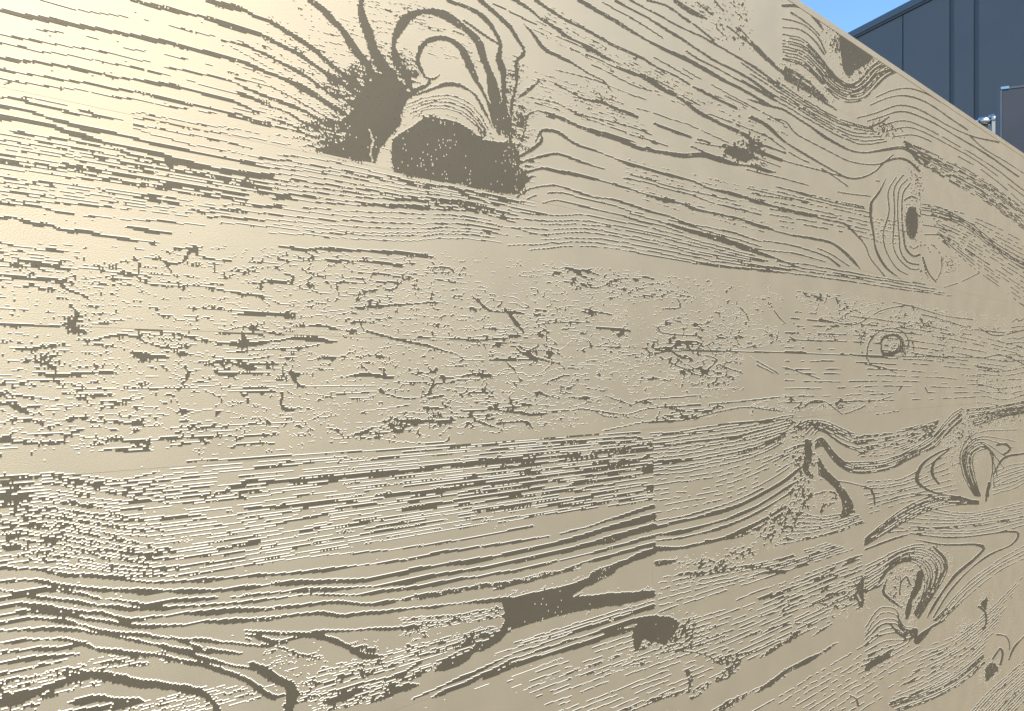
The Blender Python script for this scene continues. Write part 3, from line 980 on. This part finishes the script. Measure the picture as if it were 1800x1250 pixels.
def sheet_at(x, y, SHEET):
    fx, fy = x + OX, y + OY
    ok = (fx >= 0) & (fx < SW - 2) & (fy >= 0) & (fy < SH - 2)
    fx = np.clip(fx, 0, SW - 2); fy = np.clip(fy, 0, SH - 2)
    i, j = fx.astype(int), fy.astype(int)
    a, b_ = fx - i, fy - j
    v = (SHEET[j, i] * (1 - a) + SHEET[j, i + 1] * a) * (1 - b_) + (SHEET[j + 1, i] * (1 - a) + SHEET[j + 1, i + 1] * a) * b_
    return v, ok

def grain_mask(ui, vj, kind, seed):
    """ui, vj: integer cell indices (columns, rows)"""
    I, J = np.meshgrid(ui, vj)
    u = (I + 0.5) * CELL; v = (J + 0.5) * CELL
    w1 = hsh(I, J, 11) - 0.5
    w2 = hsh(I, J, 23) - 0.5
    streak = vn(I / 9.0, J * 1.0 + 0.5, 31) - 0.5
    streak2 = vn(I / 22.0, J * 1.0 + 0.5, 37) - 0.5
    seg = vn(I / 14.0, J * 1.0 + 0.5, 29) - 0.5
    uu = u + CELL * (0.5 * w1 + 2.2 * streak)
    vv = v + CELL * (0.08 * w2 + 0.26 * seg + 0.12 * streak)
    x, y = to_sheet(uu, vv)
    d, ok = sheet_at(x, y, SHEET)
    fk, _ = sheet_at(x, y, FLECK)
    inframe = np.clip((x + 60) / 60, 0, 1) * np.clip((1860 - x) / 60, 0, 1) * np.clip((y + 60) / 60, 0, 1) * np.clip((1310 - y) / 60, 0, 1)
    d = d * (ok & (inframe > 0))
    fk = fk * (ok & (inframe >= 1))
    # plain straight grain where the sheet ends
    warp = 0.05 * (fbm(u * 1.6, v * 5, 51) - 0.5) + 0.012 * (fbm(u * 5, v * 22, 57) - 0.5)
    ph = (v + warp) / 0.0105
    wdt = fbm(u * 4, v * 30, 61)
    generic = np.clip((np.cos(2 * math.pi * ph) - (1.25 - 1.35 * wdt)) * 1.8 + 0.5, 0, 1)
    if kind == "plain":
        generic = generic * 0.75
    d = np.where(inframe >= 1, d, np.maximum(d * inframe, generic * (1 - inframe)))
    if kind == "knotty":                                  # fine crazing of the eye-level boards
        wx = 0.10 * (fbm(u * 7, v * 18, 71) - 0.5)
        wy = 0.05 * (fbm(u * 7, v * 18, 77) - 0.5)
        amt = fbm(u * 2.3, v * 8, 91, 3)
        amt2 = fbm(u * 6, v * 26, 93, 2)
        n_a = fbm((u + wx) * 9, (v + wy) * 42, 81)
        n_b = fbm((u - wx) * 15, (v - wy) * 75, 87, 3)
        n_c = fbm((u + wx) * 6, (v - wy) * 55, 97, 3)
        n_d = fbm((u - wx) * 20, (v + wy) * 90, 99, 3)
        th = 0.011 + 0.012 * np.clip(amt2 - 0.45, 0, 1) * 2
        th = th * (1 + 1.1 * np.clip(u - 0.5, 0, 1))
        crack = np.clip(1.3 - np.abs(n_a - 0.5) / th, 0, 1)
        for q_, c_ in ((n_b, 0.52), (n_c, 0.47), (n_d, 0.5)):
            crack = np.maximum(crack, np.clip(1.3 - np.abs(q_ - c_) / th, 0, 1))
        crack = crack * np.clip((amt - 0.33) * 8, 0, 1)
        crack = np.where(vn(I / 9.0, J * 1.0 + 0.5, 95) > 0.34 + 0.5 * (0.55 - amt2), crack, 0)
        soft_r = np.clip((x - 1350) / 300, 0, 1)
        crack = crack * (fbm(u * 9, v * 30, 133, 2) > 0.28 + 0.05 * np.clip((x - 850) / 500, 0, 1))
        ytop = np.interp(x, [0, 250, 450, 900, 1350, 1800], [425, 410, 425, 445, 492, 545])
        ybot = np.interp(x, [0, 900, 1350, 1800], [812, 768, 735, 715])
        crack = crack * np.clip((y - ytop) / 18, 0, 1) * np.clip((ybot - y) / 14, 0, 1)
        d = np.maximum(d, crack * (1 - 0.45 * soft_r))
    m = d + 0.30 * (0.34 * w1 + 1.1 * streak2 + 0.6 * seg) > 0.5
    nf = 0.24 * hsh(I, J, 103) + 0.52 * vn(I / 9.0, J * 1.0 + 0.5, 107) + 0.24 * vn(I / 3.0, J / 1.8, 109)
    nr = 0.5 * vn(I / 8.0, J / 2.4, 113) + 0.5 * vn(I / 3.4, J / 2.0, 127)
    far = np.clip((u - 0.5) / 0.8, 0, 1)
    nf = nf * (1 - far) + nr * far
    nf = np.clip((nf - 0.5) * 1.9 + 0.5, 0.02, 0.98)
    m = m | (nf < fk * 0.86)
    # stray flecks
    fle = hsh(I, J, 41) < 0.0022
    fl2 = (vn(I / 5.0, J * 1.0 + 0.5, 43) > 0.972)
    m = m | ((fle | fl2) & (hsh(I // 40, J // 12, 47) > 0.35 + 0.6 * np.clip((u - 0.3) / 0.4, 0, 1)))
    # pits in the pools
    pit = hsh(I, J, 53) < 0.03 * np.clip((fbm(u * 26, v * 16, 59, 3) - 0.58) * 6, 0, 1) + 0.0008
    m = m & ~pit
    return m

# ------------------------------------------------------------------ relief of one board from its cell mask
RISE, WT, WB, WS = 0.00038, 0.00056, 0.00015, 0.00024

def relief(m, i0, j0):
    """m[row, col] True = raised.  Local coordinates: x along the wall, y out of it (towards -y), z up."""
    H, W = m.shape
    P = np.zeros((H + 2, W + 2), bool); P[1:-1, 1:-1] = m
    up = P[2:, 1:-1]; dn = P[:-2, 1:-1]
    upx = up.copy(); dnx = dn.copy()
    key = np.where(m, 1 + (~up) * 1 + (~dn) * 2, 0).astype(np.int8)      # 0 = flat; 1..4
    K = np.zeros((H, W + 2), np.int8); K[:, 1:-1] = key
    ch = K[:, 1:] != K[:, :-1]                                          # edges 0..W
    st = ch[:, :-1] & (key > 0)
    en = ch[:, 1:] & (key > 0)
    r0, c0 = np.nonzero(st)
    r1, c1 = np.nonzero(en)
    c1 = c1 + 1
    kk = key[r0, c0] - 1
    top = (kk & 1).astype(float); bot = ((kk >> 1) & 1).astype(float)
    lft = (K[r0, c0] == 0).astype(float)                                # padded index c0 == column c0-1
    rgt = (K[r0, c1 + 1] == 0).astype(float)
    lft_e = lft * (c0 > 0); rgt_e = rgt * (c1 < W)
    top_e = top * (r0 < H - 1); bot_e = bot * (r0 > 0)
    x0 = (c0 + i0) * CELL; x1 = (c1 + i0) * CELL
    z0 = (r0 + j0) * CELL; z1 = z0 + CELL
    zt = z1 - WT * top_e; zb = z0 + WB * bot_e
    xl = x0 - WS * lft_e; xr = x1 + WS * rgt_e
    n = len(r0)
    h = np.full(n, -RISE); o = np.full(n, 0.00005)
    def V(x, y, z):
        return np.stack([x, y, z], 1)
    vs = [V(x0, h, zb), V(x1, h, zb), V(x1, h, zt), V(x0, h, zt),       # 0-3 plateau
          V(xl, o, z0), V(xr, o, z0), V(xr, o, z1), V(xl, o, z1),       # 4-7 foot
          V(x0, h, z1), V(x0, o, z1), V(x1, h, z1), V(x1, o, z1),       # 8-11 step corners at the top
          V(x0, h, z0), V(x0, o, z0), V(x1, h, z0), V(x1, o, z0)]       # 12-15 step corners at the foot
    verts = np.concatenate(vs)
    ix = np.arange(n)
    def I(*ks, sel=None):
        s_ = ix if sel is None else ix[sel]
        return np.stack([s_ + k * n for k in ks], 1)
    quads = [I(0, 1, 2, 3)]
    mats = [np.ones(n, np.int32)]
    T = top > 0; B = bot > 0; Lf = lft > 0; Rt = rgt > 0
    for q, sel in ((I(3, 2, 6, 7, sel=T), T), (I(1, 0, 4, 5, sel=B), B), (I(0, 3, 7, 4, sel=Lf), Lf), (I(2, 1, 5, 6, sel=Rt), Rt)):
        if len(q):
            quads.append(q); mats.append(np.full(len(q), 0 if sel is T else 2, np.int32))  # only up-facing slopes get the painted highlight, other slopes stay cream
    tris = []
    a = T & ~Lf; b2 = T & ~Rt; c = B & ~Lf; d = B & ~Rt
    for q in (I(3, 8, 9, sel=a), I(2, 11, 10, sel=b2), I(0, 13, 12, sel=c), I(1, 14, 15, sel=d)):
        if len(q):
            tris.append(q); mats.append(np.full(len(q), 2, np.int32))
    return verts, quads + tris, mats

# ------------------------------------------------------------------ the wall
foot = -NDIR * D_WALL
wall = empty("boarded_wall", (foot[0], foot[1], 0), math.atan2(SDIR[1], SDIR[0]))
tag(wall, "cream wall of wide boards with raised taupe pixelated wood grain", "wall")
wall["kind"] = "thing"
KV = D_WALL / math.cos(TH)                                # height above eye = KV * r
def u_at(x):
    Z = KD / (2370.0 - x)
    return (Z - math.sin(TH) * D_WALL) / math.cos(TH)
def rowi(r):
    return int(round((KV * r) / CELL))
U0, U1 = -0.50, 3.9
ROWS = [(.668, .520, "plain", [1376]), (.520, .213, "plain", [1617]), (.213, .038, "knotty", []), (.038, -.079, "knotty", [1718]),
        (-.079, -.353, "plain", [1147]), (-.353, -.617, "plain", [1520]), (-.617, -.860, "plain", [1732]), (-.860, -1.12, "plain", []),
        (-1.12, -1.40, "plain", [])]
gap = 0.0001
ntri = 0
first = True
for ri, (ra, rb, kind, seams) in enumerate(ROWS):
    j1, j0 = rowi(ra), rowi(rb)
    cuts = [int(round(U0 / CELL))] + sorted(int(round(u_at(x) / CELL)) for x in seams)
    while cuts[-1] * CELL < U1 - 0.9:
        step = 1.15 + 0.25 * math.sin(ri * 2.1 + len(cuts))
        nx = cuts[-1] + int(step / CELL)
        if len(cuts) == 1:
            nx = int(round((3.0 + 0.2 * math.sin(ri * 1.7)) / CELL))
        elif nx * CELL < 3.0:
            nx = int(round((3.0 + 0.15 * math.sin(ri)) / CELL))
        cuts.append(nx)
    cuts[-1] = int(U1 / CELL) if U1 / CELL - cuts[-1] < 0.5 / CELL else cuts[-1]
    if cuts[-1] * CELL < U1 - 0.01:
        cuts.append(int(U1 / CELL))
    for ci in range(len(cuts) - 1):
        i0, i1 = cuts[ci], cuts[ci + 1]
        bme = box_me("board", [(i0 * CELL + gap, 0.0, j0 * CELL + gap + EYE, i1 * CELL - gap, 0.018, j1 * CELL - gap + EYE)], M_CREAM)
        bo = link(bpy.data.objects.new("board", bme), wall)
        m = grain_mask(np.arange(i0, i1), np.arange(j0, j1), kind, ri * 7 + ci)
        vs, polys, mats = relief(m, i0, j0)
        vs[:, 2] += EYE
        ro = link(bpy.data.objects.new("raised_grain", mesh_np("raised_grain", vs, polys, [M_RIM_LIT, M_DARK, M_CREAM], mats)), bo)
        ntri += sum(len(p) * (p.shape[1] - 2) for p in polys)
print("relief triangles", ntri, round(time.time() - t0, 1))
TOP = KV * .682 + EYE
zlow = rowi(-1.40) * CELL + EYE
box("backing_panel", (U0, 0.0182, 0.0, U1, 0.055, TOP - 0.004), M_CREAM, wall)
box("top_edge", (U0, -0.0002, rowi(.668) * CELL + EYE + gap, U1, 0.056, TOP), M_CREAM, wall, bevel=0.0012)
box("base_strip", (U0, -0.0012, 0.0, U1, 0.0178, zlow - gap), M_CREAM, wall, bevel=0.001)

# ------------------------------------------------------------------ blue-grey building behind
BA = math.atan((335 - CX) / F_PX)
bdir = np.array([math.sin(BA), math.cos(BA)])             # along the facade, away to the left
bz = 10.0
bp0 = np.array([(1605 - CX) / F_PX * bz, bz])
BH = 658.0 / F_PX * bz + EYE
def k_at(x):
    a = (x - CX) / F_PX
    return (bp0[0] - a * bp0[1]) / (a * bdir[1] - bdir[0])
bld = empty("clad_building", (bp0[0], bp0[1], 0), math.atan2(bdir[1], bdir[0]))
tag(bld, "dark blue grey clad building with flat parapet under the blue sky", "building")
# local x runs along the facade (away from the viewer), local y into the building is negative or positive by side
side = 1.0 if (np.array([-bdir[1], bdir[0]]) @ (-bp0)) < 0 else -1.0   # +y side that points away from the camera
KL, KR = 7.0, -20.0
box("core_wall", (KR, min(side * 0.012, side * 8.0), 0.0, KL, max(side * 0.012, side * 8.0), BH - 0.10), M_JOINT, bld)
js = sorted([KR] + [k_at(x) for x in (1587, 1673, 1716)] + [k_at(1587) + 1.04 * i for i in range(1, 7)] + [k_at(1716) - (.72 if i % 2 else 1.04 * 1.0) * 0 - 1.04 * i for i in range(1, 18)] + [KL])
wide = [k_at(1673), k_at(1716)]
for a_, b_ in zip(js[:-1], js[1:]):
    ga = 0.030 if any(abs(a_ - q) < 1e-6 for q in wide) else 0.007
    gb = 0.030 if any(abs(b_ - q) < 1e-6 for q in wide) else 0.007
    if b_ - a_ < 0.1:
        continue
    y0, y1 = sorted((0.0, side * 0.011))
    box("cladding_panel", (a_ + ga, y0, 0.05, b_ - gb, y1, BH - 0.13), M_CLAD, bld, bevel=0.004)
cap = box("parapet_cap", (KR - 0.05, min(-side * 0.03, side * 0.6), BH - 0.10, KL + 0.05, max(-side * 0.03, side * 0.6), BH), M_CAP, bld, bevel=0.006)
box("drip_flashing", (KR - 0.05, min(-side * 0.018, side * 0.02), BH - 0.128, KL + 0.05, max(-side * 0.018, side * 0.02), BH - 0.102), M_JOINT, bld)

# ------------------------------------------------------------------ charcoal cabinet and steel post at the right
cz = 3.3
ca = math.atan(-3300 / F_PX)
cdir = np.array([-math.sin(ca), -math.cos(ca)])           # towards the right and a little nearer
c0 = np.array([(1757 - CX) / F_PX * cz, cz])
cab = empty("gate_panel", (c0[0], c0[1], 0), math.atan2(cdir[1], cdir[0]))
tag(cab, "flat charcoal gate panel with a thin light metal edge at the right margin", "gate")
CH = (658 - 155) / F_PX * cz + EYE
box("face_sheet", (0.011, 0.0, 0.09, 1.30, 0.030, CH - 0.010), M_CAB, cab, bevel=0.001)
box("side_edge", (0.0, -0.002, 0.08, 0.0105, 0.032, CH - 0.0005), M_EDGE, cab, bevel=0.001)
box("top_edge", (0.011, -0.002, CH - 0.0095, 1.30, 0.032, CH), M_EDGE, cab, bevel=0.001)
box("bottom_edge", (0.011, -0.002, 0.08, 1.30, 0.032, 0.0895), M_EDGE, cab, bevel=0.001)
box("corner_cap", (0.004, -0.0045, CH - 0.008, 0.036, 0.033, CH + 0.004), M_STEEL, cab, bevel=0.001)
for fx in (0.04, 1.20):
    box("foot", (fx, -0.09, 0.0, fx + 0.05, 0.12, 0.0795), M_GALV, cab, bevel=0.004)

pz = 3.22
def at(x, z):
    return (x - CX) / F_PX * z
post = empty("steel_post", (at(1745.5, pz), pz, 0), math.radians(-14))
tag(post, "slim galvanised post with a polished clamp and bolt beside the cabinet", "post")
PH = (658 - 201) / F_PX * pz + EYE
box("upright", (-0.0075, -0.006, 0.0, 0.0075, 0.034, PH - 0.008), M_GALV, post, bevel=0.0015)
lathe("base_plate", [(0.055, 0.0), (0.055, 0.008), (0.052, 0.010)], M_GALV, post)
hz = (658 - 211) / F_PX * pz + EYE
lathe("clamp_collar", [(0.0165, -0.010), (0.021, -0.008), (0.023, -0.002), (0.023, 0.006), (0.0165, 0.0085)], M_STEEL, post, 'X', loc=(0.0, 0.014, hz + 0.004))
nut = lathe("clamp_barrel", [(0.012, -0.052), (0.019, -0.050), (0.0205, -0.046), (0.0205, -0.022), (0.019, -0.0185), (0.012, -0.0165), (0.012, -0.0102)], M_STEEL, post, 'X', loc=(0.0, 0.014, hz))
lathe("bolt_end", [(0.006, -0.072), (0.0085, -0.069), (0.0085, -0.0525)], M_STEEL, nut, 'X', seg=6, loc=(0, 0, 0))
lathe("cap", [(0.012, -0.006), (0.0125, 0.0), (0.0085, 0.005), (0.003, 0.0075)], M_STEEL, post, loc=(0.0, 0.014, PH - 0.002))
